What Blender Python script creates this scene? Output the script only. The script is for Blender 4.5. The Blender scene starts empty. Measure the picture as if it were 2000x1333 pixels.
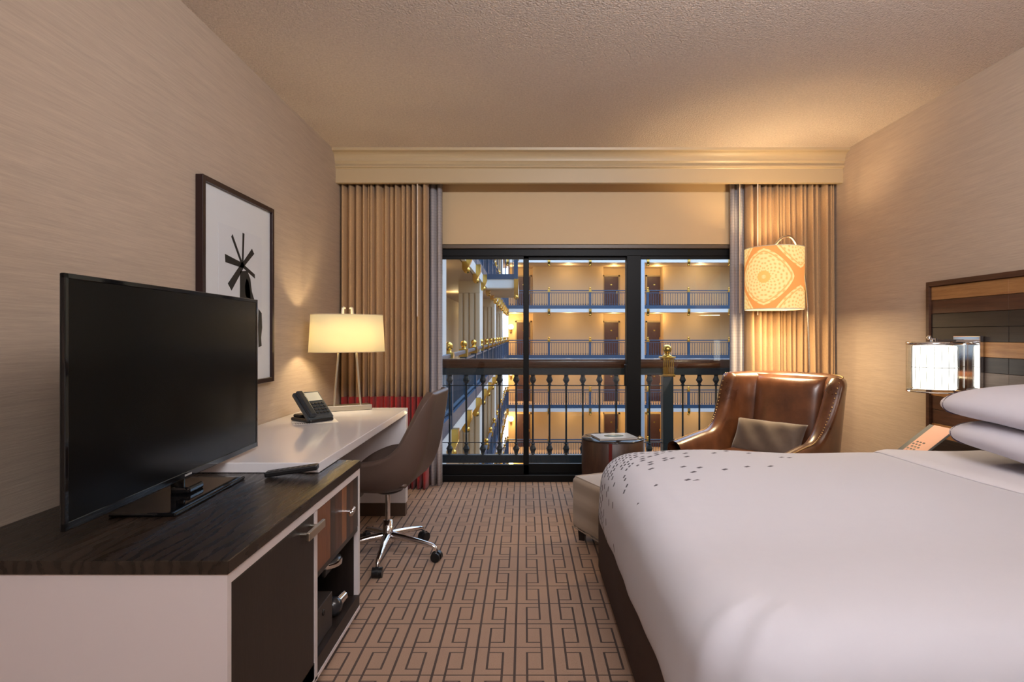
import bpy, bmesh, math, random
from mathutils import Matrix, Vector
random.seed(7)
PI = math.pi
SC = bpy.context.scene
COL = SC.collection

# ---------------------------------------------------------------- camera
CAM_H = 1.25
F_PX = 1150.0
cam_d = bpy.data.cameras.new('camera'); cam = bpy.data.objects.new('camera', cam_d); COL.objects.link(cam)
cam.location = (0, 0, CAM_H); cam.rotation_euler = (PI/2, 0, 0)
cam_d.sensor_width = 36.0; cam_d.lens = F_PX/2000*36
cam_d.shift_x = -25/2000; cam_d.shift_y = -11.5/2000
cam_d.clip_start = 0.02; cam_d.clip_end = 200
SC.camera = cam
# ---------------------------------------------------------------- world, exposure
w = bpy.data.worlds.new('atrium_sky'); SC.world = w; w.use_nodes = True
w.node_tree.nodes['Background'].inputs[0].default_value = (0.55, 0.72, 1.0, 1)
w.node_tree.nodes['Background'].inputs[1].default_value = 1.7
SC.view_settings.view_transform = 'Standard'; SC.view_settings.look = 'None'
SC.view_settings.exposure = 0.98; SC.view_settings.gamma = 1.0; SC.view_settings.use_curve_mapping = False
SC.cycles.use_denoising = True; SC.cycles.adaptive_threshold = 0.02
SC.cycles.max_bounces = 6; SC.cycles.transparent_max_bounces = 16
SC.cycles.sample_clamp_indirect = 6.0

def light(name, kind, loc, energy, color=(1, 1, 1), size=0.1, rot=(0, 0, 0), size_y=None, spot=None):
    d = bpy.data.lights.new(name, kind); o = bpy.data.objects.new(name, d); COL.objects.link(o)
    o.location = loc; o.rotation_euler = rot; d.energy = energy; d.color = color
    if kind == 'AREA':
        d.size = size
        if size_y: d.shape = 'RECTANGLE'; d.size_y = size_y
    else:
        d.shadow_soft_size = size
    if kind == 'SPOT': d.spot_size = spot; d.spot_blend = 0.8
    return o
WARM = (1.0, 0.72, 0.42); NEUT = (1.0, 0.9, 0.84)
# added unseen fill: one behind the viewpoint, one overhead aimed at the window wall
light('added_rear_fill', 'AREA', (0.1, -0.5, 2.70), 30, (0.93, 0.94, 1.0), 1.3, (0, 0, 0), 0.9)
light('added_window_wall_fill', 'AREA', (0.8, 0.8, 2.58), 39, (0.95, 0.95, 1.0), 1.5, (math.radians(112), 0, 0), 0.16)

# ---------------------------------------------------------------- helpers
class MB:
    def __init__(s): s.v = []; s.f = []; s.sm = []; s.uv = None
    def add(s, vs, fs, smooth=False):
        o = len(s.v); s.v += [tuple(p) for p in vs]
        for f in fs: s.f.append([i+o for i in f]); s.sm.append(smooth)
        return s
    def box(s, x0, x1, y0, y1, z0, z1, bev=0.0, seg=2, M=None):
        bm = bmesh.new()
        bmesh.ops.create_cube(bm, size=1)
        for v in bm.verts:
            v.co = Vector((x0+(v.co.x+.5)*(x1-x0), y0+(v.co.y+.5)*(y1-y0), z0+(v.co.z+.5)*(z1-z0)))
        if bev > 0:
            b = min(bev, 0.49*min(abs(x1-x0), abs(y1-y0), abs(z1-z0)))
            bmesh.ops.bevel(bm, geom=list(bm.edges), offset=b, segments=seg, profile=0.5, affect='EDGES')
        if M is not None: bmesh.ops.transform(bm, matrix=M, verts=bm.verts)
        bm.verts.index_update()
        s.add([v.co for v in bm.verts], [[v.index for v in f.verts] for f in bm.faces], bev > 0.012)
        bm.free(); return s
    def tube(s, pts, r, n=10, cap=True, flat=1.0):
        pts = [Vector(p) for p in pts]; m = len(pts)
        rs = r if isinstance(r, (list, tuple)) else [r]*m
        vs = []; prev = None
        for i, p in enumerate(pts):
            t = (pts[min(i+1, m-1)]-pts[max(i-1, 0)]).normalized()
            if prev is None:
                a = Vector((0, 0, 1)) if abs(t.z) < 0.9 else Vector((1, 0, 0))
                nx = t.cross(a).normalized()
            else:
                nx = (prev-t*prev.dot(t)).normalized()
            prev = nx; ny = t.cross(nx)
            for k in range(n):
                a = 2*PI*k/n; vs.append(p+nx*math.cos(a)*rs[i]+ny*math.sin(a)*rs[i]*flat)
        fs = [[i*n+k, i*n+(k+1) % n, (i+1)*n+(k+1) % n, (i+1)*n+k] for i in range(m-1) for k in range(n)]
        s.add(vs, fs, n > 6)
        if cap:
            s.add(vs[:n], [list(range(n))[::-1]]); s.add(vs[-n:], [list(range(n))])
        return s
    def cyl(s, p0, p1, r0, r1=None, n=18): return s.tube([p0, p1], [r0, r0 if r1 is None else r1], n)
    def lathe(s, prof, n=24, c=(0, 0, 0), sx=1, sy=1, M=None, smooth=True, a0=0, a1=2*PI):
        full = abs(a1-a0-2*PI) < 1e-6; nn = n if full else n+1
        vs = []
        for r, z in prof:
            for k in range(nn):
                a = a0+(a1-a0)*k/n
                p = Vector((c[0]+r*sx*math.cos(a), c[1]+r*sy*math.sin(a), c[2]+z))
                vs.append(M @ p if M is not None else p)
        fs = [[i*nn+k, i*nn+(k+1) % nn, (i+1)*nn+(k+1) % nn, (i+1)*nn+k] for i in range(len(prof)-1) for k in range(nn if full else n)]
        return s.add(vs, fs, smooth)
    def ball(s, c, r, n=14, m=8):
        return s.lathe([(max(1e-4, r*math.sin(PI*i/m)), -r*math.cos(PI*i/m)) for i in range(m+1)], n, c)
    def grid(s, fn, nu, nv, wrapu=False, smooth=True):
        vs = [fn(i/nu, j/nv) for i in range(nu if wrapu else nu+1) for j in range(nv+1)]
        fs = []
        for i in range(nu):
            i2 = (i+1) % nu if wrapu else i+1
            for j in range(nv): fs.append([i*(nv+1)+j, i2*(nv+1)+j, i2*(nv+1)+j+1, i*(nv+1)+j+1])
        return s.add(vs, fs, smooth)
    def prism(s, poly, a, b, axis='x'):
        n = len(poly)
        def P(t, q):
            return (t, q[0], q[1]) if axis == 'x' else ((q[0], t, q[1]) if axis == 'y' else (q[0], q[1], t))
        vs = [P(a, q) for q in poly]+[P(b, q) for q in poly]
        fs = [[i, (i+1) % n, n+(i+1) % n, n+i] for i in range(n)]+[list(range(n))[::-1], list(range(n, 2*n))]
        return s.add(vs, fs)
    def build(s, name, m, parent=None, world=False, fix=True):
        me = bpy.data.meshes.new(name)
        vs = s.v
        if world and parent is not None:
            inv = (Matrix.Translation(parent.location) @ Matrix.Rotation(parent.rotation_euler.z, 4, 'Z')).inverted()
            vs = [tuple(inv @ Vector(p)) for p in s.v]
        me.from_pydata(vs, [], s.f)
        me.polygons.foreach_set('use_smooth', s.sm)
        if fix:
            bm = bmesh.new(); bm.from_mesh(me); bmesh.ops.recalc_face_normals(bm, faces=bm.faces); bm.to_mesh(me); bm.free()
        me.materials.append(m)
        o = bpy.data.objects.new(name, me); COL.objects.link(o)
        if parent is not None: o.parent = parent
        return o

def tag(o, label, cat, group=None, kind=None):
    o['label'] = label; o['category'] = cat
    if group: o['group'] = group
    if kind: o['kind'] = kind
    return o
def thing(name, label, cat, loc=(0, 0, 0), rotz=0.0, group=None, kind=None):
    o = bpy.data.objects.new(name, None); COL.objects.link(o); o.empty_display_size = 0.05
    o.location = loc; o.rotation_euler = (0, 0, rotz)
    return tag(o, label, cat, group, kind)
def copy_part(o, parent, loc=None):
    c = o.copy(); COL.objects.link(c); c.parent = parent
    if loc is not None: c.location = loc
    return c
def solid(o, t, off=0.0):
    md = o.modifiers.new('solid', 'SOLIDIFY'); md.thickness = t; md.offset = off
def subd(o, n=1):
    md = o.modifiers.new('sub', 'SUBSURF'); md.levels = n; md.render_levels = n
def smooth01(t): t = max(0, min(1, t)); return t*t*(3-2*t)
def lerp(a, b, t): return a+(b-a)*t

# ---------------------------------------------------------------- materials
class NT:
    def __init__(s, name):
        s.m = bpy.data.materials.new(name); s.m.use_nodes = True
        s.t = s.m.node_tree; s.p = s.t.nodes['Principled BSDF']
    def n(s, ty, **kw):
        nd = s.t.nodes.new(ty)
        for k, v in kw.items():
            if k.startswith('_'): setattr(nd, k[1:], v)
        return nd
    def put(s, sock, v):
        if hasattr(v, 'node'): s.t.links.new(v, sock)
        else: sock.default_value = v
    def math(s, op, a, b=None, c=None):
        nd = s.n('ShaderNodeMath', _operation=op); s.put(nd.inputs[0], a)
        if b is not None: s.put(nd.inputs[1], b)
        if c is not None: s.put(nd.inputs[2], c)
        return nd.outputs[0]
    def mix(s, f, a, b):
        nd = s.n('ShaderNodeMix', _data_type='RGBA'); s.put(nd.inputs[0], f)
        s.put(nd.inputs[6], a if hasattr(a, 'node') else (*a, 1)); s.put(nd.inputs[7], b if hasattr(b, 'node') else (*b, 1))
        return nd.outputs[2]
    def coord(s, which='Object'): return s.n('ShaderNodeTexCoord').outputs[which]
    def xyz(s, v):
        nd = s.n('ShaderNodeSeparateXYZ'); s.put(nd.inputs[0], v); return nd.outputs
    def map(s, v, scale=(1, 1, 1), loc=(0, 0, 0), rot=(0, 0, 0)):
        nd = s.n('ShaderNodeMapping'); s.put(nd.inputs[0], v); nd.inputs['Scale'].default_value = scale
        nd.inputs['Location'].default_value = loc; nd.inputs['Rotation'].default_value = rot; return nd.outputs[0]
    def noise(s, v, scale=5, detail=3, rough=.5, dist=0):
        nd = s.n('ShaderNodeTexNoise'); s.put(nd.inputs['Vector'], v); nd.inputs['Scale'].default_value = scale
        nd.inputs['Detail'].default_value = detail; nd.inputs['Roughness'].default_value = rough; nd.inputs['Distortion'].default_value = dist
        return nd.outputs[0]
    def ramp(s, f, stops):
        nd = s.n('ShaderNodeValToRGB'); s.put(nd.inputs[0], f); e = nd.color_ramp.elements
        while len(e) < len(stops): e.new(0.5)
        for i, (p, c) in enumerate(stops): e[i].position = p; e[i].color = (*c, 1)
        return nd.outputs[0]
    def bump(s, h, strength=.3, dist=.01):
        nd = s.n('ShaderNodeBump'); s.put(nd.inputs['Height'], h); nd.inputs['Strength'].default_value = strength
        nd.inputs['Distance'].default_value = dist; s.put(s.p.inputs['Normal'], nd.outputs[0])
    def set(s, **kw):
        for k, v in kw.items():
            key = {'base': 'Base Color', 'rough': 'Roughness', 'metal': 'Metallic', 'spec': 'Specular IOR Level', 'coat': 'Coat Weight',
                   'emis': 'Emission Color', 'estr': 'Emission Strength', 'sheen': 'Sheen Weight', 'trans': 'Transmission Weight'}[k]
            if isinstance(v, tuple) and len(v) == 3: v = (*v, 1)
            s.put(s.p.inputs[key], v)
        return s

def plain(name, base, rough=.5, metal=0.0, var=0.0, vscale=20, bump=0.0, **kw):
    n = NT(name); n.set(rough=rough, metal=metal, **kw)
    if var > 0 or bump > 0:
        nz = n.noise(n.coord(), vscale, 3)
        if var > 0:
            n.set(base=n.mix(nz, tuple(c*(1-var) for c in base), tuple(min(1, c*(1+var)) for c in base)))
        else: n.set(base=base)
        if bump > 0: n.bump(nz, bump, .004)
    else: n.set(base=base)
    return n.m

def wood(name, a, b, rough=.35, scale=(6, 6, 60), ns=1.2, along=None, **kw):
    n = NT(name)
    v = n.map(n.coord(), scale)
    g = n.noise(v, ns, 6, .6, .6); g2 = n.noise(v, ns*6, 3, .6)
    f = n.math('ADD', n.math('MULTIPLY', g, .75), n.math('MULTIPLY', g2, .25))
    n.set(base=n.ramp(f, [(.32, a), (.68, b)]), rough=rough, **kw); n.bump(g2, .15, .002)
    return n.m

def wallpaper(name, base):
    n = NT(name); c = n.coord()
    a = n.noise(n.map(c, (7, 7, 190)), 1, 4, .65); b = n.noise(n.map(c, (2, 2, 45)), 1, 2)
    f = n.math('ADD', n.math('MULTIPLY', a, .7), n.math('MULTIPLY', b, .3))
    n.set(base=n.ramp(f, [(.3, tuple(x*.86 for x in base)), (.7, tuple(min(1, x*1.1) for x in base))]), rough=.75)
    n.bump(a, .25, .003); return n.m

MT = {}
MT['wall'] = wallpaper('wallpaper_grasscloth', (.45, .352, .270))
n = NT('ceiling_popcorn'); c = n.coord()
a = n.noise(c, 75, 4, .7); vor = n.n('ShaderNodeTexVoronoi'); n.put(vor.inputs['Vector'], c); vor.inputs['Scale'].default_value = 110
h = n.math('ADD', a, n.math('MULTIPLY', vor.outputs['Distance'], -.7))
n.set(base=n.ramp(a, [(.3, (.66, .56, .48)), (.7, (.86, .75, .65))]), rough=.95); n.bump(h, .8, .010); MT['ceiling'] = n.m
MT['valance'] = plain('painted_cornice', (.50, .385, .235), .4)
MT['header'] = plain('painted_header', (.62, .45, .255), .55)

# carpet: woven line print of interlocked rectangles
n = NT('carpet_lattice'); X, Y, Z = n.xyz(n.coord())
uu = n.math('DIVIDE', n.math('ADD', X, .0381), .1513); vv = n.math('DIVIDE', n.math('SUBTRACT', Y, 2.3556), .1923)
u = n.math('FRACT', uu); v = n.math('FRACT', vv); ci = n.math('FLOOR', uu); ri = n.math('FLOOR', vv)
def near(x, c, wd): return n.math('LESS_THAN', n.math('ABSOLUTE', n.math('SUBTRACT', x, c)), wd)
def AND(a, b): return n.math('MULTIPLY', a, b)
def OR(a, b): return n.math('MAXIMUM', a, b)
def NOT(a): return n.math('SUBTRACT', 1.0, a)
edge_u = n.math('LESS_THAN', n.math('MINIMUM', u, NOT(u)), .031)
edge_v = n.math('LESS_THAN', n.math('MINIMUM', v, NOT(v)), .017)
k = n.math('ADD', ri, n.math('GREATER_THAN', v, .5))
par = n.math('FLOORED_MODULO', n.math('ADD', ci, k), 2.0)
inbox = near(v, .5, .315)
left = AND(near(u, .31, .028), OR(inbox, n.math('GREATER_THAN', par, .5)))
right = AND(near(u, .69, .028), OR(inbox, n.math('LESS_THAN', par, .5)))
hor = AND(OR(near(v, .2, .017), near(v, .8, .017)), near(u, .5, .2))
mask = OR(OR(edge_u, edge_v), OR(OR(left, right), hor))
nz = n.noise(n.coord(), 260, 3, .7); nl = n.noise(n.coord(), 3, 2)
tan = n.mix(nz, (.25, .152, .10), (.45, .285, .19)); brn = n.mix(nz, (.038, .020, .013), (.085, .050, .036))
n.set(base=n.mix(mask, tan, brn), rough=.95, sheen=.1); n.bump(n.math('SUBTRACT', nz, n.math('MULTIPLY', mask, .4)), .5, .004); MT['carpet'] = n.m

MT['white_lac'] = plain('white_lacquer', (.82, .79, .80), .16, coat=.3)
MT['white_pnl'] = plain('white_laminate', (.66, .60, .60), .4)
n = NT('espresso_veneer'); c = n.coord()
wv = n.n('ShaderNodeTexWave', _wave_type='BANDS', _bands_direction='X'); n.put(wv.inputs['Vector'], n.map(c, (1.0, .22, 1.0)))
wv.inputs['Scale'].default_value = 9; wv.inputs['Distortion'].default_value = 9; wv.inputs['Detail'].default_value = 2; wv.inputs['Detail Scale'].default_value = 1.6
g = n.noise(n.map(c, (120, 6, 60)), 1, 3); f = n.math('ADD', n.math('MULTIPLY', wv.outputs['Fac'], .45), n.math('MULTIPLY', g, .55))
n.set(base=n.ramp(f, [(.1, (.008, .005, .0038)), (.9, (.028, .018, .0125))]), rough=n.math('ADD', .22, n.math('MULTIPLY', f, .14))); n.bump(f, .12, .002); MT['espresso'] = n.m
MT['espresso_v'] = wood('espresso_door', (.010, .006, .0045), (.021, .013, .010), .45, (30, 30, 3), 1.6)
MT['black'] = plain('black_plastic', (.008, .008, .009), .35)
MT['black_gl'] = plain('black_gloss', (.004, .004, .005), .06)
MT['screen'] = plain('tv_screen', (.0025, .0025, .003), .22, spec=.16)
MT['chrome'] = plain('chrome', (.82, .82, .84), .08, 1.0)
MT['nickel'] = plain('brushed_nickel', (.55, .51, .44), .3, 1.0)
MT['gold'] = plain('polished_brass', (.80, .53, .13), .22, 1.0)
MT['frame_blk'] = plain('black_aluminium', (.003, .003, .0035), .45, spec=.2)
MT['rail_blue'] = plain('blue_grey_paint', (.016, .027, .038), .4)
MT['rail_far'] = plain('far_rail_paint', (.035, .085, .17), .4)
MT['handrail'] = wood('handrail_wood', (.045, .016, .008), (.13, .05, .025), .22, (1.5, 30, 30), 2)
MT['fascia'] = plain('white_fascia', (.85, .85, .84), .5)
MT['far_wall'] = plain('atrium_wall_paint', (.60, .43, .25), .7)
MT['pier'] = plain('pier_plaster', (.62, .52, .38), .7)
MT['soffit'] = plain('soffit_plaster', (.55, .40, .27), .7)
MT['far_door'] = plain('maroon_door', (.060, .026, .028), .45)
MT['far_frame'] = plain('door_frame_taupe', (.34, .26, .15), .5)
MT['dark_floor'] = plain('atrium_floor', (.05, .05, .06), .3, var=.4, vscale=.8)
MT['taupe'] = plain('taupe_leather', (.098, .062, .048), .42, bump=.12, vscale=300)
n = NT('saddle_leather'); a = n.noise(n.coord(), 5, 4, .6); b = n.noise(n.coord(), 180, 3)
n.set(base=n.ramp(a, [(.3, (.055, .018, .008)), (.7, (.17, .062, .024))]), rough=n.math('ADD', .22, n.math('MULTIPLY', a, .16)), coat=.15); n.bump(b, .10, .002); MT['leather'] = n.m
MT['suede'] = plain('suede_cushion', (.105, .068, .045), .7, var=.35, vscale=14, sheen=.4)
n = NT('ottoman_stripe'); c = n.coord(); X, Y, Z = n.xyz(c)
b = n.noise(n.map(c, (1.5, 1.5, 26)), 1, 2); wv = n.math('SINE', n.math('ADD', n.math('MULTIPLY', Z, 48), n.math('MULTIPLY', b, 2.5)))
f2 = n.noise(c, 250, 2)
n.set(base=n.mix(n.math('ADD', .3, n.math('ADD', n.math('MULTIPLY', wv, .3), n.math('MULTIPLY', f2, .3))), (.20, .145, .10), (.38, .30, .225)), rough=.6, sheen=.3); n.bump(f2, .2, .002); MT['ottoman'] = n.m
MT['drum'] = wood('dark_drum_veneer', (.028, .011, .006), (.062, .026, .014), .45, (20, 20, 3), 1.5)
MT['drum_red'] = plain('red_lacquer_strip', (.12, .012, .01), .3)
MT['skirt'] = plain('bed_base_fabric', (.040, .018, .011), .8, var=.25, vscale=60)
MT['sheet'] = plain('white_sheet', (.64, .62, .66), .8)
MT['pillow'] = plain('white_pillowcase', (.62, .60, .66), .8, bump=.05, vscale=8)
MT['piping'] = plain('plum_piping', (.06, .04, .08), .6)
MT['shade_w'] = None

# curtain cloths
def cloth(name, base, sx=90):
    n = NT(name); c = n.coord(); a = n.noise(n.map(c, (sx, sx, 250)), 1, 3)
    n.set(base=n.ramp(a, [(.3, tuple(x*.9 for x in base)), (.7, tuple(x*1.08 for x in base))]), rough=.85, sheen=.2); n.bump(a, .15, .002)
    return n.m
MT['drape'] = cloth('tan_drapery', (.50, .31, .155))
MT['drape_red'] = cloth('red_drapery', (.30, .012, .012))
n = NT('sheer_weave'); X, Y, Z = n.xyz(n.coord())
ln = n.math('LESS_THAN', n.math('FRACT', n.math('MULTIPLY', Z, 42)), .16)
n.set(base=n.mix(ln, (.62, .57, .56), (.46, .42, .42)), rough=.8)
tr = n.n('ShaderNodeBsdfTranslucent'); tr.inputs[0].default_value = (.55, .55, .62, 1); mx = n.n('ShaderNodeMixShader'); mx.inputs[0].default_value = .35
n.t.links.new(n.p.outputs[0], mx.inputs[1]); n.t.links.new(tr.outputs[0], mx.inputs[2]); n.t.links.new(mx.outputs[0], n.t.nodes['Material Output'].inputs[0]); MT['sheer'] = n.m

# window glass: clear with fresnel mirror
def glass(name, tint=(.93, .96, .97), ior=1.45):
    n = NT(name); n.t.nodes.remove(n.p)
    g = n.n('ShaderNodeBsdfGlossy'); g.inputs['Roughness'].default_value = .0
    t = n.n('ShaderNodeBsdfTransparent'); t.inputs[0].default_value = (*tint, 1)
    lw = n.n('ShaderNodeLayerWeight'); lw.inputs[0].default_value = .5
    fr = n.math('ADD', .035, n.math('MULTIPLY', .6, n.math('POWER', lw.outputs['Facing'], 5.0)))
    mx = n.n('ShaderNodeMixShader'); n.t.links.new(fr, mx.inputs[0]); n.t.links.new(t.outputs[0], mx.inputs[1]); n.t.links.new(g.outputs[0], mx.inputs[2])
    n.t.links.new(mx.outputs[0], n.t.nodes['Material Output'].inputs[0]); return n.m
MT['glass'] = glass('window_glass')
MT['glass_lamp'] = glass('sconce_glass', (.93, .96, .95), 1.22)

def lampshade(name, color, emis, estr, trans=.5):
    n = NT(name); n.set(base=color, rough=.8, emis=emis, estr=estr)
    tr = n.n('ShaderNodeBsdfTranslucent'); n.put(tr.inputs[0], color if hasattr(color, 'node') else (*color, 1))
    mx = n.n('ShaderNodeMixShader'); mx.inputs[0].default_value = trans
    n.t.links.new(n.p.outputs[0], mx.inputs[1]); n.t.links.new(tr.outputs[0], mx.inputs[2]); n.t.links.new(mx.outputs[0], n.t.nodes['Material Output'].inputs[0])
    return n
MT['shade_w'] = lampshade('linen_shade', (.80, .72, .50), (1.0, .84, .48), .14, .38).m
def glow(name, col, s):
    n = NT(name); n.set(base=(.8, .8, .8), emis=col, estr=s); return n.m
MT['bulb'] = glow('bulb_glow', (1, .85, .6), 6)
MT['sconce_core'] = glow('sconce_core_glow', (1.0, .94, .84), 1.7)
MT['far_globe'] = glow('far_sconce_glow', (1.0, .74, .32), 5)
MT['lining'] = lampshade('white_shade_lining', (.9, .85, .75), (1.0, .85, .6), .3).m

# ---------------------------------------------------------------- room shell
XL, XR, YB, YW, H = -1.509, 2.541, -1.6, 5.0, 2.719
def struct(name, mb, m, label, cat, parent=None):
    o = mb.build(name, m, parent); tag(o, label, cat, kind='structure'); return o
struct('floor', MB().box(XL-.1, XR+.1, YB, YW+.12, -.15, 0), MT['carpet'], 'tan carpet printed with interlocked brown rectangles', 'floor')
struct('ceiling', MB().box(XL-.1, XR+.1, YB, YW+.15, H, H+.15), MT['ceiling'], 'beige popcorn-textured ceiling over the bedroom', 'ceiling')
struct('wall_left', MB().box(XL-.12, XL, YB, YW+.15, 0, H), MT['wall'], 'beige grasscloth wall behind the television and framed print', 'wall')
struct('wall_right', MB().box(XR, XR+.12, YB, YW+.15, 0, H), MT['wall'], 'beige grasscloth wall behind the plank headboard', 'wall')
struct('wall_back', MB().box(XL-.12, XR+.12, YB-.12, YB, 0, H), MT['wall'], 'beige wall of the room behind the viewpoint', 'wall')
WX0, WX1 = -.86, 1.98
mb = MB().box(XL, XR, 4.98, 5.15, 2.02, H)
mb.box(XL, WX0, 4.98, 5.15, 0, 2.02).box(WX1, XR, 4.98, 5.15, 0, 2.02)
struct('wall_window', mb, MT['header'], 'tan painted wall above the sliding glass door', 'wall')
struct('trim_1', MB().box(WX0, WX1, 4.985, 5.06, 1.985, 2.02, .004), plain('brown_trim', (.11, .075, .045), .4), 'narrow brown trim strip along the top of the sliding door', 'trim')
# cornice over the curtains
prof = [(4.70, 2.468), (4.70, 2.578), (4.694, 2.584), (4.682, 2.588), (4.678, 2.598), (4.684, 2.606), (4.688, 2.616), (4.680, 2.626), (4.672, 2.634)]
for i in range(1, 9):
    t = i/8; prof.append((4.672-.062*(1-math.cos(t*PI/2)), 2.634+.062*math.sin(t*PI/2)))
prof += [(4.604, 2.700), (4.600, H), (4.745, H), (4.745, 2.468)]
cor = struct('trim_2', MB().prism(prof, XL, XR), MT['valance'], 'tan moulded cornice box running above the curtains', 'cornice')
# sliding glass door
win = thing('window_1', 'black-framed sliding glass door looking onto the atrium', 'sliding door', (0, 5.05, 0), 0, kind='structure')
fr = MB().box(WX0, WX1, 5.02, 5.12, 1.925, 1.986, .004).box(WX0, WX1, 5.0, 5.14, 0, .06, .004)
fr.box(WX0, WX0+.05, 5.02, 5.12, 0, 1.93, .003).box(WX1-.05, WX1, 5.02, 5.12, 0, 1.93, .003)
fr.build('frame', MT['frame_blk'], win, True)
for x0, x1, yy in ((WX0+.05, .035, 5.045), (-.013, .99, 5.085), (.945, WX1-.05, 5.045)):
    pn = MB()
    pn.box(x0, x1, yy-.016, yy+.016, .06, .142, .003).box(x0, x1, yy-.016, yy+.016, 1.90, 1.93, .003)
    pn.box(x0, x0+.048, yy-.016, yy+.016, .06, 1.93, .003).box(x1-.048, x1, yy-.016, yy+.016, .06, 1.93, .003)
    sash = pn.build('sash', MT['frame_blk'], win, True)
    gl = MB().box(x0+.04, x1-.04, yy-.003, yy+.003, .13, 1.91).build('pane', MT['glass'], sash)
    gl.location = (0, -5.05, 0)
MB().box(.868, .99, 5.01, 5.10, .06, 1.93, .004).build('mullion', MT['frame_blk'], win, True)
MB().box(.845, .872, 4.985, 5.02, .82, 1.0, .006).build('handle', MT['frame_blk'], win, True)

# ---------------------------------------------------------------- curtains
def drape(name, label, x0, x1, yc, amp, nf, seed, bands, cat, group=None, wands=()):
    rnd = random.Random(seed); t = thing(name, label, cat, ((x0+x1)/2, yc, 0), 0, group)
    ph = [rnd.uniform(-.9, .9) for _ in range(nf+2)]; am = [rnd.uniform(.5, 1.15) for _ in range(nf+2)]
    wd = [rnd.uniform(.6, 1.4) for _ in range(nf)]; tot = sum(wd); cum = [0]
    for q in wd: cum.append(cum[-1]+q/tot)
    def fold(u, zf):
        i = 0
        while i < nf-1 and u > cum[i+1]: i += 1
        f = (u-cum[i])/(cum[i+1]-cum[i])
        s = math.sin(PI*f)
        d = (abs(s)**.75)*am[i]*(1 if True else 0)
        sway = .12*math.sin(zf*2.2+ph[i]*3)
        return d*(1+sway), math.sin(zf*1.7+ph[i]*2)*.006
    def mk(nm, z0, z1, m, flare):
        def fn(a, b):
            z = z0+(z1-z0)*b; zf = 1-z/2.5
            d, dx = fold(a, zf)
            sp = (x1-x0)*(1+flare*0)
            return (x0+sp*a+dx*(1 if 0 < a < 1 else 0), yc+amp*.5-amp*d*(1+.25*zf), z)
        p = MB().grid(fn, nf*9, 8).build(nm, m, t, True, fix=False); solid(p, .003); return p
    for nm, z0, z1, m in bands: mk(nm, z0, z1, m, 0)
    for wx, wy, wz in wands:
        MB().tube([(wx, wy, wz), (wx, wy, 2.5)], .005, 8).build('wand', plain('ivory_wand', (.75, .62, .5), .4), t, True)
    return t
B_TAN = [('panel', .75, 2.56, MT['drape']), ('red_band', .008, .75, MT['drape_red'])]
drape('curtain', 'tan pleated curtain with red hem beside the desk lamp', -1.500, -.79, 4.82, .095, 15, 3, B_TAN, 'curtain', 'tan drapes', [(-.865, 4.74, 1.40)])
drape('curtain', 'tan pleated curtain with red hem behind the orange floor lamp', 1.815, 2.535, 4.82, .095, 16, 11, B_TAN, 'curtain', 'tan drapes', [(1.875, 4.74, 1.41)])
drape('sheer_curtain', 'pale sheer curtain edge beside the desk chair', -.80, -.69, 4.90, .05, 2, 5, [('panel', .008, 2.56, MT['sheer'])], 'sheer', 'sheer curtains')
drape('sheer_curtain', 'pale sheer curtain edge beside the orange floor lamp', 1.715, 1.845, 4.90, .05, 3, 8, [('panel', .008, 2.56, MT['sheer'])], 'sheer', 'sheer curtains', [(1.765, 4.835, 1.43)])

# ---------------------------------------------------------------- own balcony railing
YR = 5.5
struct('floor_balcony', MB().box(-1.4, 3.0, 5.12, 5.62, -.25, -.02), plain('balcony_floor', (.045, .045, .05), .35), 'dark narrow balcony floor outside the glass door', 'balcony floor')
rl = thing('balcony_railing', 'dark iron balcony railing with wooden handrail just outside the glass door', 'railing', (.7, YR, -.02))
MB().box(-.80, 2.6, YR-.055, YR+.055, .944, 1.03, .022, 3).build('handrail', MT['handrail'], rl, True)
MB().box(-.80, 2.6, YR-.025, YR+.025, .879, .941, .004).build('top_rail', MT['rail_blue'], rl, True)
MB().box(-.80, 2.6, YR-.025, YR+.025, .06, .135, .004).build('bottom_rail', MT['rail_blue'], rl, True)
for z in (.779, .246): MB().cyl((-.80, YR, z), (2.6, YR, z), .0045, n=6).build('cross_bar', MT['rail_blue'], rl, True)
bal = None; xs = -.702
prof = [(.011, .13), (.011, .14), (.022, .145), (.018, .155), (.032, .191), (.012, .226), (.020, .236), (.009, .246), (.0085, .5), (.009, .774), (.020, .786), (.012, .796), (.032, .829), (.018, .866), (.022, .874), (.011, .882)]
for i in range(21):
    x = xs+.1555*i
    if abs(x-1.33) < .05 or x > 2.55: continue
    if bal is None:
        bal = MB().lathe(prof, 8, (0, 0, 0), smooth=False).build('baluster', MT['rail_blue'], rl); bal.location = (x-.7, 0, .02)
    else: copy_part(bal, rl, (x-.7, 0, .02))
def near_post(x):
    p = MB().box(x-.048, x+.048, YR-.048, YR+.048, -.02, .865, .005).build('post', MT['rail_blue'], rl, True)
    cp = MB().box(x-.062, x+.062, YR-.062, YR+.062, .865, .885, .004)
    cp.box(x-.052, x+.052, YR-.052, YR+.052, .885, 1.04)
    for k in range(6):
        xx = x-.044+k*.0176; cp.cyl((xx, YR-.054, .885), (xx, YR-.054, 1.035), .0065, n=8)
    cp.box(x-.066, x+.066, YR-.066, YR+.066, 1.035, 1.05, .004)
    b = cp.build('brass_capital', MT['gold'], p, True); b.location = (-.7, -YR, .02)
    f = MB().lathe([(.045, 1.05), (.045, 1.058), (.03, 1.066), (.02, 1.075), (.026, 1.082)], 20, (x, YR, 0)).ball((x, YR, 1.118), .042, 20, 12).build('ball_finial', MT['gold'], p, True)
    f.location = (-.7, -YR, .02)
near_post(1.33)
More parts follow.
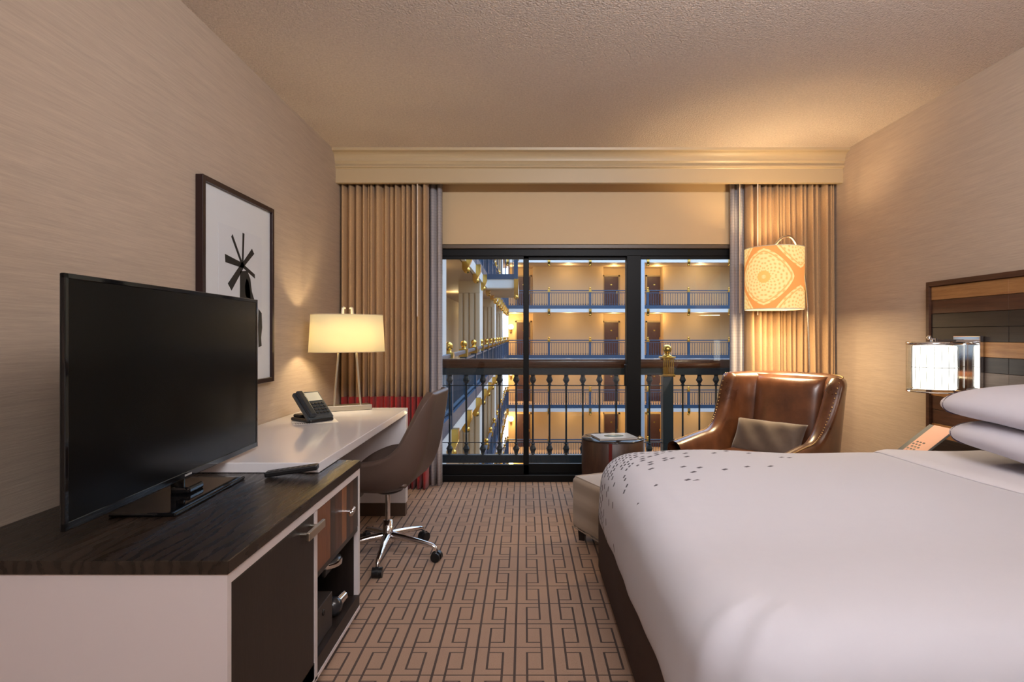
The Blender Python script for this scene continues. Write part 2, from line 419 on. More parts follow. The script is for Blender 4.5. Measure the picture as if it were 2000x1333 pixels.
MB().box(-.85, -.795, YR-.03, YR+.03, -.02, 1.0, .004).build('end_post', MT['rail_blue'], rl, True)

# ---------------------------------------------------------------- atrium
LV = 2.87
LVN = {2: 'two floors up', 1: 'one floor up', 0: 'at this floor level', -1: 'one floor down', -2: 'two floors down', -3: 'three floors down'}
def far_rail(name, label, p0, length, rotz, posts, group, spacing=.125, brackets=True):
    t = thing(name, label, 'railing', p0, rotz, group)
    MB().box(0, length, -.04, .04, .92, .98, .01).build('handrail', MT['rail_far'], t)
    MB().box(0, length, -.03, .03, .80, .84).build('upper_rail', MT['rail_far'], t)
    MB().box(0, length, -.05, .05, -.12, .10).build('kerb', MT['rail_far'], t)
    b = MB(); q = spacing/2
    while q < length:
        b.box(q-.011, q+.011, -.011, .011, .1, .8)
        b.lathe([(.001, .10), (.04, .16), (.001, .22)], 4, (q, 0, 0), smooth=False)
        q += spacing
    o = b.build('balusters', MT['rail_far'], t, fix=False); o['kind'] = 'stuff'
    for x in posts:
        p = MB().box(x-.06, x+.06, -.06, .06, -.1, .98).build('post', MT['rail_far'], t)
        MB().box(x-.075, x+.075, -.075, .075, .86, 1.0).lathe([(.05, 1.0), (.04, 1.03)], 10, (x, 0, 0)).ball((x, 0, 1.09), .065, 10, 6).build('finial', MT['gold'], p)
        if brackets:
            MB().prism([(-.15, -.10), (.02, -.10), (.02, -.44), (-.02, -.50), (-.09, -.40), (-.15, -.26)], x-.07, x+.07).ball((x, -.06, -.45), .06, 10, 6).build('bracket', MT['gold'], p)
    return t
FY = 34.0; FPX = [-.99, 1.39, 3.77, 6.15, 7.1, 9.45, 11.8, 14.2]
xs0, xs1 = -1.04, 17.0
# far wall: projecting panels and recesses
pm = MB()
RB = [(-3.9, -1.6), (.49, 4.79), (8.48, 12.78), (16.0, 17.0)]
zlo, zhi = -4*LV, 3*LV
fw = thing('wall_atrium_far', 'amber plastered wall of guest rooms across the atrium', 'wall', (6, 37, zlo), 0, kind='structure')
for a_, b_ in RB: MB().box(a_, b_, 36.0, 37.2, zlo, zhi).build('wall_panel', MT['far_wall'], fw, True)
MB().box(xs0, xs1, 36.9, 37.2, zlo, zhi).build('recess_wall', MT['far_wall'], fw, True)
pil = struct('trim_3', MB().box(6.66, 6.90, 33.86, 34.25, zlo, zhi, .03), plain('pale_blue_pilaster', (.50, .56, .64), .5), 'tall pale pilaster rising between the two far balcony stretches', 'pilaster')
dn = 0
for L in range(-2, 3):
    z = L*LV
    sl = thing('floor_slab', 'white-edged balcony slab across the atrium '+LVN[L], 'balcony slab', (6, FY, z-.3), 0, 'far balcony slabs', 'structure')
    MB().box(xs0, xs1, FY+.02, 37.0, z-.30, z-.02).build('slab', MT['soffit'], sl, True)
    MB().box(xs0, xs1, FY-.06, FY+.04, z-.30, z-.10).build('fascia', MT['fascia'], sl, True)
    far_rail('far_railing', 'blue balcony railing across the atrium '+LVN[L], (xs0, FY, z), xs1-xs0, 0, [q-xs0 for q in FPX], 'far balcony railings', .14)
    if L < 2:
        for dx0, dx1, side in ((-.51, .35, 'behind the thin door stile'), (4.97, 5.86, 'left of the wide black mullion'), (7.66, 8.55, 'right of the wide black mullion')):
            dn += 1
            d = thing('door_%d' % dn, 'maroon guest room door across the atrium %s, %s' % (LVN[L], side), 'door', ((dx0+dx1)/2, 36.9, z), 0, 'far guest room doors', 'structure')
            MB().box(dx0, dx1, 36.86, 36.91, z, z+2.05, .005).build('door_leaf', MT['far_door'], d, True)
            MB().box(dx0-.09, dx0, 36.83, 36.9, z, z+2.14).box(dx1, dx1+.09, 36.83, 36.9, z, z+2.14).box(dx0-.09, dx1+.09, 36.83, 36.9, z+2.05, z+2.14).build('door_frame', MT['far_frame'], d, True)
            MB().box((dx0+dx1)/2-.05, (dx0+dx1)/2+.05, 36.845, 36.862, z+1.5, z+1.58).build('number_plate', MT['gold'], d, True)
            MB().box(dx1-.14, dx1-.06, 36.82, 36.862, z+.95, z+1.12, .01).build('lock', MT['gold'], d, True)
        for lx in (5.4, 8.0, -.6):
            light('far_corridor_downlight', 'POINT', (lx, 35.6, z+2.35), 34 if L < 1 else 26, (1.0, .66, .28), .12)
        light('far_wall_downlight', 'POINT', (2.6, 34.9, z+2.3), 19, (1.0, .72, .40), .15)
        light('far_wall_downlight', 'POINT', (10.4, 34.9, z+2.3), 19, (1.0, .76, .48), .15)
# wall sconces glowing at the left end of each far gallery
for L in range(-3, 1):
    z = L*LV+1.77
    s_ = thing('wall_sconce', 'glowing wall sconce at the left end of the far gallery '+LVN[L], 'wall lamp', (-.86, 36.9, z-.2), 0, 'far gallery sconces')
    MB().ball((-.86, 36.72, z), .17, 14, 8).build('globe', MT['far_globe'], s_, True)
    MB().lathe([(.02, -.36), (.05, -.22), (.10, -.14)], 12, (-.86, 36.75, z)).box(-.93, -.79, 36.8, 36.9, z-.34, z-.14).build('bracket', MT['gold'], s_, True)
    light('far_sconce_light', 'POINT', (-.86, 36.3, z+.05), 35, (1.0, .68, .25), .15)
# left wing along X = -1.1
LX = -1.1
struct('wall_atrium_left', MB().box(-3.0, -2.7, 6.2, 37.0, zlo, zhi), MT['far_wall'], 'amber corridor wall of the left atrium gallery', 'wall')
struct('wall_gallery_end', MB().box(-3.0, -1.5, 5.9, 6.2, zlo, zhi), MT['pier'], 'plaster end wall of the left gallery', 'wall')
for i, y0 in enumerate((7.25, 14.4, 21.5, 28.6)):
    pr = thing('fluted_pier', ('nearest', 'second', 'third', 'farthest')[i]+' fluted plaster pier along the left atrium gallery', 'pier', (-1.35, y0+.5, zlo), 0, 'fluted piers', 'structure')
    MB().box(-1.62, LX-.012, y0+.03, y0+1.0, zlo, zhi).build('shaft', MT['pier'], pr, True)
    MB().box(LX-.012, LX, y0+.03, y0+1.0, zlo, zhi).build('white_side', MT['fascia'], pr, True)
    for L in range(-2, 2):
        z = L*LV
        for kx in range(4):
            xa = -1.62+kx*.137; MB().box(xa, xa+.097+(.012 if kx == 3 else 0), y0-.025, y0+.032, z+.1, z+2.28, .012).build('fillet', MT['pier'], pr, True)
        MB().box(-1.62, LX, y0-.026, y0+.032, z+2.281, z+2.57).build('capital_block', MT['pier'], pr, True)
for L in range(-2, 3):
    z = L*LV
    sl = thing('floor_slab', 'white-edged slab of the left atrium gallery '+LVN[L], 'balcony slab', (-2, 20, z-.3), 0, 'left gallery slabs', 'structure')
    MB().box(-2.9, LX-.02, 6.2, 36.9, z-.30, z-.02).build('slab', MT['soffit'], sl, True)
    MB().box(LX-.04, LX+.05, 6.0, 33.9, z-.30, z-.10).build('fascia', MT['fascia'], sl, True)
    if L == 2: continue
    far_rail('gallery_railing', 'blue railing with brass finials along the left gallery '+LVN[L], (LX, 6.2, z), 27.6, PI/2, [.2+2.1*q for q in range(14)], 'left gallery railings', .14)
    for yy in (11.0, 18.0, 25.0): light('gallery_downlight', 'POINT', (-2.1, yy, z+2.3), 12, (1.0, .72, .36), .12)
# balcony that juts out from the left gallery one floor up
bz = LV
jb = thing('jutting_balcony', 'small blue-railed balcony jutting from the left gallery one floor up', 'balcony', (-.65, 18.3, bz-.3), 0, kind='structure')
MB().box(LX, -.2, 16.4, 20.2, bz-.34, bz-.30).build('underside', MT['soffit'], jb, True)
MB().box(LX, -.2, 16.4, 20.2, bz-.30, bz-.06).build('fascia', MT['fascia'], jb, True)
fb = MB().box(LX, -.2, 16.38, 16.46, bz-.06, bz+.08).box(LX, -.2, 16.38, 16.46, bz+.92, bz+.98).box(-.26, -.2, 16.4, 20.2, bz+.92, bz+.98).box(-.26, -.2, 16.4, 20.2, bz-.06, bz+.08)
fb.build('rails', MT['rail_far'], jb, True)
for q in range(9): MB().box(LX+.02+q*.105, LX+.045+q*.105, 16.41, 16.43, bz+.08, bz+.92).build('baluster', MT['rail_far'], jb, True)
MB().box(-.31, -.19, 16.36, 16.5, bz-.06, bz+1.0).build('corner_post', MT['rail_far'], jb, True)
MB().prism([(16.3, bz-.06), (16.5, bz-.06), (16.5, bz-.5), (16.4, bz-.58), (16.3, bz-.3)], -.30, -.18).ball((-.24, 16.4, bz-.56), .07, 10, 6).ball((-.24, 16.43, bz+1.06), .07, 10, 6).build('brass_bracket', MT['gold'], jb, True)
mb = MB().box(-3.0, 17.0, 5.15, 5.45, 2.80, zhi).box(-3.0, 17.0, 5.15, 5.45, zlo, -.26).box(2.66, 17.0, 5.15, 5.45, -.26, 2.80).box(-3.0, -1.64, 5.15, 5.45, -.26, 2.80)
struct('wall_atrium_near', mb, MT['far_wall'], 'atrium facade around this room, outside the glass door', 'wall')
struct('wall_atrium_right', MB().box(17.0, 17.3, 5.15, 37.2, zlo, zhi), MT['far_wall'], 'atrium wall off to the right beyond the view', 'wall')
struct('floor_atrium', MB().box(-3.2, 17.3, 5.15, 37.2, -11.6, -11.48), MT['dark_floor'], 'dark lobby floor at the bottom of the atrium', 'floor')

# ---------------------------------------------------------------- TV cabinet
CX0, CX1, CY0, CY1, CZ = XL+.005, -.726, 1.437, 2.592, .70
cab = thing('tv_cabinet', 'dark wood and white media cabinet under the television', 'cabinet', (-1.1, 2.0, 0))
MB().box(CX0, CX1+.004, CY0-.004, CY1, CZ-.034, CZ, .002).build('top', MT['espresso'], cab, True)
MB().box(CX0, CX1, CY0, CY0+.02, .05, CZ-.035).build('side_panel', MT['white_pnl'], cab, True)
MB().box(CX0, CX1, CY1-.022, CY1-.001, .115, CZ-.035).build('side_panel', MT['white_pnl'], cab, True)
MB().box(CX0+.02, CX1, 2.037, 2.062, .05, CZ-.06).build('divider', MT['white_pnl'], cab, True)
MB().box(CX0+.02, CX1, CY0+.02, CY1-.022, CZ-.062, CZ-.035).build('front_rail', MT['white_pnl'], cab, True)
MB().box(CX0, CX0+.02, CY0+.02, CY1-.022, .05, CZ-.035).build('back_panel', MT['espresso_v'], cab, True)
MB().box(CX0+.02, CX1-.002, CY0+.02, CY1, .06, .115).build('bottom_board', MT['espresso_v'], cab, True)
MB().box(CX0, CX1, CY0, CY1, .045, .06).build('base_edge', MT['white_pnl'], cab, True)
MB().box(CX0, CX1-.06, CY0+.05, CY1-.05, 0, .045).build('plinth', MT['espresso_v'], cab, True)
MB().box(CX0+.02, CX1-.004, 2.062, CY1-.022, .395, .415).build('niche_top', MT['black'], cab, True)
MB().box(CX0+.021, CX1-.02, CY1-.03, CY1-.022, .115, .395).build('niche_lining', MT['espresso_v'], cab, True)
MB().box(CX0+.021, CX1-.02, 2.062, 2.066, .115, .395).build('niche_lining', MT['espresso_v'], cab, True)
dr = MB().box(CX1-.022, CX1-.002, CY0+.024, 2.033, .062, CZ-.065, .002).build('door', MT['espresso_v'], cab, True)
h = MB().box(-.700, -.688, 1.885, 2.035, .588, .616, .003).cyl((-.73, 1.91, .602), (-.695, 1.91, .602), .006, n=10).cyl((-.73, 2.0, .602), (-.695, 2.0, .602), .006, n=10).build('handle', MT['nickel'], dr, True)
h.location = (1.1, -2.0, 0)
dw = MB().box(CX1-.03, CX1-.008, 2.064, CY1-.024, .417, CZ-.065).build('drawer', MT['espresso_v'], cab, True)
def vwood(nm, a_, b_): return wood(nm, a_, b_, .3, (25, 25, 4), 1.5)
vw = [vwood('walnut_strip', (.11, .032, .011), (.22, .075, .026)), vwood('wenge_strip', (.014, .007, .005), (.035, .018, .012)), vwood('teak_strip', (.16, .055, .018), (.27, .10, .035)), vwood('rosewood_strip', (.05, .018, .009), (.10, .036, .016))]
e = [2.064, 2.205, 2.262, 2.305, 2.345, 2.405, 2.455, 2.50, CY1-.024]; wi = [0, 1, 3, 3, 2, 1, 3, 1]
for i in range(8):
    o = MB().box(CX1-.008, CX1-.002, e[i]+.0004, e[i+1]-.0004, .417, CZ-.065).build('veneer_strip', vw[wi[i]], dw, True); o.location = (1.1, -2.0, 0)
kb = MB().cyl((CX1-.003, 2.385, .535), (CX1+.02, 2.385, .535), .007, n=10)
for q in range(14):
    a_ = q*2.4; r_ = .010+.010*(q % 3)/2
    kb.ball((CX1+.024+.006*(q % 2), 2.385+r_*math.cos(a_)*.8, .535+.034*math.sin(a_*1.3)), .0085, 8, 5)
o = kb.build('knob', MT['chrome'], dw, True); o.location = (1.1, -2.0, 0)

# things inside the niche
cm = thing('coffee_maker', 'black and silver single-cup coffee maker in the cabinet niche', 'coffee maker', (-.83, 2.42, .115))
MB().box(-.98, -.825, 2.34, 2.50, .1155, .14, .008).build('base', MT['black'], cm, True)
MB().box(-.98, -.92, 2.35, 2.49, .14, .30, .008).build('column', MT['black'], cm, True)
MB().box(-.96, -.80, 2.355, 2.485, .272, .312, .01).build('body', MT['black'], cm, True)
MB().lathe([(.001, .342), (.05, .342), (.066, .336), (.07, .325), (.07, .312), (.066, .308)], 28, (-.825, 2.42, 0)).build('lid', plain('grey_gloss_plastic', (.06, .062, .07), .18), cm, True)
MB().lathe([(.0712, .331), (.0725, .326), (.0725, .314), (.0712, .310)], 28, (-.825, 2.42, 0)).build('silver_band', MT['chrome'], cm, True)
pb = thing('pod_box', 'dark storage box with finger hole in the cabinet niche', 'box', (-.80, 2.18, .115))
MB().box(-.98, -.752, 2.085, 2.30, .116, .25, .003).build('box_body', plain('dark_faux_leather', (.03, .022, .018), .5), pb, True)
MB().lathe([(.001, 0), (.011, 0), (.011, .004), (.001, .004)], 14, M=Matrix.Translation((-.7535, 2.195, .215)) @ Matrix.Rotation(PI/2, 4, 'Y')).build('finger_hole', MT['black_gl'], pb, True)
kt = thing('hair_dryer', 'round black hair dryer with silver nozzle on the niche floor', 'hair dryer', (-.78, 2.40, .115))
MB().ball((-.775, 2.375, .155), .039, 18, 10).build('body', plain('satin_black', (.02, .02, .024), .22), kt, True)
MB().cyl((-.77, 2.40, .158), (-.757, 2.455, .165), .026, .021, 18).build('nozzle', MT['chrome'], kt, True)

# ---------------------------------------------------------------- television
tvx = (-1.147, -1.182); ty0, ty1 = 1.466, 2.604; tang = math.atan2(tvx[1]-tvx[0], ty1-ty0)
tv = thing('television', 'large black flat-screen television standing on the media cabinet', 'television', (-1.163, 2.035, CZ), -tang*-1)
tv.rotation_euler.z = -math.atan2(tvx[1]-tvx[0], ty1-ty0)
hw, zb, zt = .569, .058, .706
MB().box(-.014, -.004, -hw, hw, zb, zt, .003).box(-.055, -.01, -hw+.09, hw-.09, zb+.05, zt-.10, .012).build('case', MT['black'], tv)
MB().box(-.012, .0, -hw, -hw+.014, zb, zt, .002).box(-.012, .0, hw-.014, hw, zb, zt, .002).box(-.012, .0, -hw, hw, zt-.014, zt, .002).box(-.012, .0, -hw, hw, zb, zb+.022, .002).build('bezel', MT['black_gl'], tv)
MB().box(-.010, -.002, -hw+.013, hw-.013, zb+.021, zt-.013).build('screen', MT['screen'], tv)
MB().box(-.001, .0008, -.022, .022, zb+.008, zb+.014).build('badge', plain('badge_grey', (.35, .35, .36), .4), tv)
MB().box(-.10, .10, -.26, .215, .0005, .012, .004).build('stand_base', MT['black_gl'], tv)
MB().box(-.035, .03, -.05, .05, .011, .035, .008).cyl((-.035, 0, .02), (-.035, 0, .10), .022, n=18).build('neck', MT['black_gl'], tv)

rm = thing('remote_control', 'black remote control propped in front of the white desk edge', 'remote', (-.905, 2.29, CZ), math.radians(8))
mr = Matrix.Translation((0, 0, .024)) @ Matrix.Rotation(math.radians(-7), 4, 'Y')
MB().box(-.098, .098, -.024, .024, -.010, .010, .005, M=mr).build('body', MT['black'], rm)
kb = MB()
for a_ in range(8):
    for b_ in range(3): kb.box(-.08+a_*.02, -.069+a_*.02, -.016+b_*.012, -.008+b_*.012, .0095, .0105, M=mr)
o = kb.build('buttons', plain('grey_rubber', (.05, .05, .055), .6), rm); o['kind'] = 'stuff'

# ---------------------------------------------------------------- desk
dk = thing('desk', 'long white lacquered desk along the left wall', 'desk', (-1.15, 3.3, 0))
MB().box(XL+.004, -.82, 2.346, 4.13, .701, .741, .003).build('top', MT['white_lac'], dk, True)
MB().box(XL+.004, -.82, 4.06, 4.128, .09, .701, .003).build('side_panel', MT['white_lac'], dk, True)
MB().box(XL+.004, -.825, 4.063, 4.125, 0, .09).build('plinth', plain('taupe_plinth', (.10, .062, .042), .6), dk, True)
MB().box(XL+.004, XL+.03, 2.6, 4.06, .02, .701).build('back_panel', plain('grey_back_panel', (.25, .2, .165), .6), dk, True)

# desk lamp
LPX, LPY, LR = -1.205, 4.00, math.radians(28)
lp = thing('desk_lamp', 'table lamp with cream oval shade and slanted chrome legs', 'lamp', (LPX, LPY, .741), LR)
MB().box(-.155, .155, -.052, .052, .001, .036, .003).build('base', MT['nickel'], lp)
for sg in (-1, 1):
    MB().tube([(sg*.088, 0, .036), (sg*.034, 0, .69), (sg*.022, 0, .70)], .0075, 10).build('leg', MT['nickel'], lp)
for sg in (-1, 1):
    MB().box(sg*.03-.008, sg*.03+.008, -.006, .006, .62, .698, .002).box(min(sg*.012, sg*.038), max(sg*.012, sg*.038), -.006, .006, .688, .698, .002).build('finial', plain('white_metal_finial', (.75, .66, .52), .3), lp)
def oval(z0, z1, s0, s1):
    return MB().lathe([(s0, z0), (s0+(s1-s0)*.5, (z0+z1)/2), (s1, z1)], 48, sx=1, sy=.56)
sh = oval(.394, .648, .252, .238).build('shade', MT['shade_w'], lp); solid(sh, .003)
tr_ = MB().tube([(.253*math.cos(k*PI/24), .253*.56*math.sin(k*PI/24), .396) for k in range(49)], .003, 6, False).tube([(.239*math.cos(k*PI/24), .239*.56*math.sin(k*PI/24), .647) for k in range(49)], .003, 6, False)
MB.build(tr_, 'trim_ring', plain('cream_trim', (.7, .58, .36), .7), sh)
MB().ball((0, 0, .50), .03, 12, 8).cyl((0, 0, .53), (0, 0, .60), .016, n=12).build('bulb', MT['bulb'], lp)
light('desk_lamp_light', 'POINT', (LPX, LPY, .741+.50), 20, (1.0, .76, .42), .035)

# phone and card
ph = thing('desk_phone', 'dark grey push-button desk telephone with tilted body', 'telephone', (-1.268, 3.50, .741), math.radians(-36))
MB().box(-.10, .10, -.075, .085, .001, .022, .008).box(-.10, -.02, -.06, .06, .018, .04, .01).build('base', MT['black'], ph)
mp = Matrix.Translation((.02, 0, .085)) @ Matrix.Rotation(math.radians(42), 4, 'Y')
bd = MB().box(-.115, .10, -.085, .085, -.016, .012, .008, M=mp).build('body', plain('slate_plastic', (.035, .045, .055), .35), ph)
MB().box(-.03, .01, -.04, .04, .018, .09, .006).build('neck', MT['black'], ph)
MB().box(-.105, .095, -.082, -.035, .011, .04, .012, 3, M=mp).build('handset', plain('slate_handset', (.022, .027, .033), .35), ph)
MB().box(-.10, -.035, -.022, .072, .0115, .0145, M=mp).build('display', plain('pale_display_card', (.72, .70, .55), .5), ph)
for r_ in range(4):
    for c_ in range(4):
        x_ = -.018+r_*.024; y_ = -.018+c_*.024
        MB().box(x_, x_+.013, y_, y_+.016, .0115, .0165, .002, 1, M=mp).build('key', MT['black'], ph)
cd = thing('phone_card', 'white printed card lying under the desk telephone', 'card', (-1.22, 3.44, .741), math.radians(25))
MB().box(-.13, .12, -.06, .10, .0002, .0009).build('sheet', plain('card_white', (.7, .66, .62), .5), cd)
for q in range(7): MB().box(-.115+q*.012, -.109+q*.012, -.05, -.01, .0009, .0011).build('print_line', MT['black'], cd)

# ---------------------------------------------------------------- framed print
PX, PY0, PY1, PZ0, PZ1 = XL, 2.695, 3.464, .979, 1.990
pf = thing('framed_print', 'dark-framed print of a black star-shaped sculpture', 'picture', (PX, 3.08, PZ0))
PFX = PX+.036; fwid = .026
fm = MB().box(PX+.001, PFX, PY0, PY0+fwid, PZ0, PZ1, .002).box(PX+.001, PFX, PY1-fwid, PY1, PZ0, PZ1, .002)
fm.box(PX+.001, PFX, PY0+fwid, PY1-fwid, PZ0, PZ0+fwid, .002).box(PX+.001, PFX, PY0+fwid, PY1-fwid, PZ1-fwid, PZ1, .002)
fm.build('frame', plain('mahogany_frame', (.022, .007, .007), .3), pf, True)
MB().box(PX+.002, PX+.020, PY0+.02, PY1-.02, PZ0+.02, PZ1-.02).build('mat_board', plain('mat_white', (.66, .68, .70), .7), pf, True)
pr = MB().box(PX+.020, PX+.021, PY0+.165, PY1-.135, PZ0+.16, PZ1-.19).build('print', plain('print_paper', (.63, .65, .68), .7), pf, True)
ink = plain('charcoal_ink', (.012, .012, .013), .6)
def pxp(x, y):
    Yp = (PX+.022)*F_PX/(x-1025); return (Yp, CAM_H+(655-y)*Yp/F_PX)
def blade(x0, y0, x1, y1, w0, w1):
    a_ = pxp(x0, y0); b_ = pxp(x1, y1); d = Vector((b_[0]-a_[0], b_[1]-a_[1])).normalized(); p = Vector((-d.y, d.x))
    return [(a_[0]+p.x*w0, a_[1]+p.y*w0), (b_[0]+p.x*w1, b_[1]+p.y*w1), (b_[0]-p.x*w1*.7+d.x*.01, b_[1]-p.y*w1*.7), (a_[0]-p.x*w0, a_[1]-p.y*w0)]
def flat(poly, nm, m=ink):
    o = MB().prism(poly, PX+.0212, PX+.0222).build(nm, m, pf, True); return o
cx_, cy_ = 474, 519
for x1, y1, w0, w1 in ((454, 460, .009, .014), (476, 456, .008, .012), (494, 492, .012, .018), (497, 541, .010, .014), (449, 560, .016, .026), (441, 503, .013, .024)):
    flat(blade(cx_, cy_, x1, y1, w0, w1), 'blade')
flat([pxp(*q) for q in ((469, 530), (483, 529), (489, 545), (492, 570), (498, 590), (498, 640), (468, 640), (469, 560))], 'figure')
flat([pxp(*q) for q in ((505, 604), (511, 612), (512, 640), (510, 660), (511, 676), (505, 679), (504, 640))], 'figure')
flat([pxp(*q) for q in ((481, 545), (485, 548), (489, 572), (489, 585), (480, 580), (478, 560))], 'highlight', plain('ink_grey', (.05, .05, .052), .6))

# ---------------------------------------------------------------- office chair
oc = thing('desk_chair', 'taupe leather swivel chair on a chrome star base', 'chair', (-.775, 3.33, 0), math.radians(-96))
def spine(s):
    # local: facing -y; returns (y, z, width, lip)
    P = [(-.27, .395), (-.18, .418), (-.06, .420), (.05, .424), (.14, .450), (.20, .515), (.237, .61), (.262, .735), (.283, .86), (.297, .94)]
    W = [.215, .245, .262, .268, .268, .262, .250, .235, .215, .165]
    Lp = [.04, .10, .15, .165, .135, .10, .075, .055, .035, .015]
    t = s*(len(P)-1); i = min(int(t), len(P)-2); f = t-i
    def cr(A):
        a0, a1, a2, a3 = A[max(i-1, 0)], A[i], A[i+1], A[min(i+2, len(A)-1)]
        return .5*((2*a1)+(-a0+a2)*f+(2*a0-5*a1+4*a2-a3)*f*f+(-a0+3*a1-3*a2+a3)*f**3)
    return cr([p[0] for p in P]), cr([p[1] for p in P]), cr(W), cr(Lp)
def shell(u, v):
    y, z, wd, lp_ = spine(u)
    RM = [(-.275, .43), (-.19, .515), (-.08, .572), (.015, .59), (.085, .615), (.14, .665), (.18, .735), (.22, .815), (.258, .89), (.288, .945)]
    t = u*(len(RM)-1); i = min(int(t), len(RM)-2); f = t-i
    def cr(A):
        a0, a1, a2, a3 = A[max(i-1, 0)], A[i], A[i+1], A[min(i+2, len(A)-1)]
        return .5*((2*a1)+(-a0+a2)*f+(2*a0-5*a1+4*a2-a3)*f*f+(-a0+3*a1-3*a2+a3)*f**3)
    ry, rz = cr([p[0] for p in RM]), cr([p[1] for p in RM])
    q = (v-.5)*2; a = abs(q)
    g = min(1, a/.74)*.93+max(0, (a-.74)/.26)*.07; hh = smooth01((a-.5)/.5)**1.2
    return (math.copysign(wd*g, q), y+(ry-y)*hh, z+(rz-z)*hh)
o = MB().grid(shell, 36, 26).build('shell', MT['taupe'], oc, fix=False); solid(o, .042, 0); subd(o, 1)
o = MB().grid(lambda u, v: (lerp(-.215, .215, u), lerp(-.25, .17, v), .452+.028*(1-abs(2*u-1)**4)*(1-abs(2*v-1)**4)), 14, 14).build('seat_cushion', MT['taupe'], oc, fix=False); solid(o, .02)
MB().lathe([(.001, .40), (.09, .40), (.085, .375), (.05, .36), (.001, .36)], 20).build('seat_plate', MT['black'], oc)
MB().box(-.035, .035, -.20, -.15, .33, .41, .012).build('tilt_lever', MT['black'], oc)
MB().cyl((0, 0, .20), (0, 0, .38), .014, n=16).build('gas_lift', MT['chrome'], oc)
MB().lathe([(.001, .205), (.026, .205), (.028, .14), (.042, .12), (.045, .085), (.03, .08), (.001, .08)], 20).build('hub', MT['chrome'], oc)
BR = .298
leg0 = None
for k in range(5):
    a = math.radians(-72+96-0)+k*2*PI/5
    a = math.radians(-15+96)+k*2*PI/5 - math.radians(0)
    cdx, cdy = math.cos(a), math.sin(a)
    pts = [(cdx*r, cdy*r, z) for r, z in ((.03, .118), (.10, .112), (.20, .098), (.27, .085), (.295, .07), (.298, .05))]
    lg = MB().tube(pts, [.022, .019, .015, .013, .011, .009], 12).build('base_arm', MT['chrome'], oc)
    cc = MB(); px_, py_ = -cdy, cdx
    for sgn in (-1, 1):
        cc.tube([(cdx*BR+px_*sgn*.007, cdy*BR+py_*sgn*.007, .027), (cdx*BR+px_*sgn*.026, cdy*BR+py_*sgn*.026, .027)], .0265, 18)
    cc.tube([(cdx*BR-px_*.008, cdy*BR-py_*.008, .03), (cdx*BR+px_*.008, cdy*BR+py_*.008, .03)], .030, 16)
    cc.build('caster', MT['black'], lg)

# ---------------------------------------------------------------- bed
BX0, BX1, BY0, BY1, BZ = .405, 2.44, 1.18, 3.10, .67
bd = thing('bed', 'king bed base with dark brown skirt and mattress', 'bed', (1.42, 2.14, 0))
MB().box(BX0-.02, BX1, BY0, BY1, .02, .36, .02).build('skirt', MT['skirt'], bd, True)
MB().box(BX0+.03, BX1, BY0+.03, BY1-.03, .36, .61, .06, 3).build('mattress', MT['sheet'], bd, True)
for x_ in (BX0+.1, BX1-.1):
    for y_ in (BY0+.1, BY1-.1): MB().box(x_-.03, x_+.03, y_-.03, y_+.03, 0, .03).build('foot', MT['black'], bd, True)
# duvet: rounded shell with an unrolled uv for the printed dashes
def rrect(x0, x1, y0, y1, r, n=10):
    pts = []
    for cx, cy, a0 in ((x1-r, y1-r, 0), (x0+r, y1-r, PI/2), (x0+r, y0+r, PI), (x1-r, y0+r, 1.5*PI)):
        rr = r
        for k in range(n+1):
            a = a0+PI/2*k/n; pts.append((cx+rr*math.cos(a), cy+rr*math.sin(a), math.cos(a), math.sin(a)))
    out = []
    for i, p in enumerate(pts):
        q = pts[(i+1) % len(pts)]; d = math.hypot(q[0]-p[0], q[1]-p[1]); m = max(1, int(d/.05))
        for k in range(m):
            t = k/m; out.append(tuple(p[j]*(1-t)+q[j]*t for j in range(4)))
    return out
ring = rrect(.372, 2.455, BY0-.035, BY1+.035, .21)
hem, zt_, R = .318, .655, .15
rows = []   # (inset, z, arc)
rows.append((.004, hem-.0, R*1.57+.18)); rows.append((.0, hem+.05, R*1.57+.13)); rows.append((.0, hem+.10, R*1.57+.08)); rows.append((.004, zt_-R, R*1.57))
for k in range(1, 9):
    a = k/8*PI/2; rows.append((R*(1-math.cos(a))+.004, zt_-R+R*math.sin(a), R*(PI/2-a)))
cxm, cym = 1.45, 2.14
vs, uvs = [], []
rn = random.Random(4)
def wob(x, y): return .008*math.sin(3.1*x+1.7*y)+.006*math.sin(7.3*x-4.1*y+1)
for ins, z, arc in rows:
    for (x, y, nx, ny) in ring:
        px, py = x-nx*ins, y-ny*ins
        fld = 0
        if z < zt_-R+.02:
            k_ = (zt_-R+.02-z)/(zt_-R-hem+.02)
            fld = k_*(.003*math.sin(y*9+x*5)+.002*math.sin(y*23+1.3+x*7))+k_*.006
        dcr = math.exp(-((px-.50)**2+(py-1.25)**2)/.03)
        dent = dcr*.009*math.sin(16*math.atan2(py-1.42, px-.68)+1.2)*min(1, (z-hem)/.1)
        fld += dent
        vs.append((px+nx*fld, py+ny*fld, z+dent*.5+wob(px, py)*(z-hem)/(zt_-hem)+(.004*math.sin(y*4.0+x*3) if z <= hem else 0)))
        uvs.append((px+nx*arc, py+ny*arc))
N = len(ring)
last = rows[-1]
TOPR = [.03, .06, .1]+[.1+.82*q/20 for q in range(1, 21)]
for s_ in TOPR:
    for (x, y, nx, ny) in ring:
        px, py = x-nx*last[0], y-ny*last[0]
        px, py = lerp(px, cxm, s_), lerp(py, cym, s_*1.0)
        cr_ = .022*(1-(abs(px-cxm)/1.1)**2)*(1-(abs(py-cym)/.95)**2)
        vs.append((px, py, zt_+max(0, cr_)+wob(px, py))); uvs.append((px, py))
vs.append((cxm, cym, zt_+.022+wob(cxm, cym))); uvs.append((cxm, cym))
nr = len(rows)+len(TOPR)
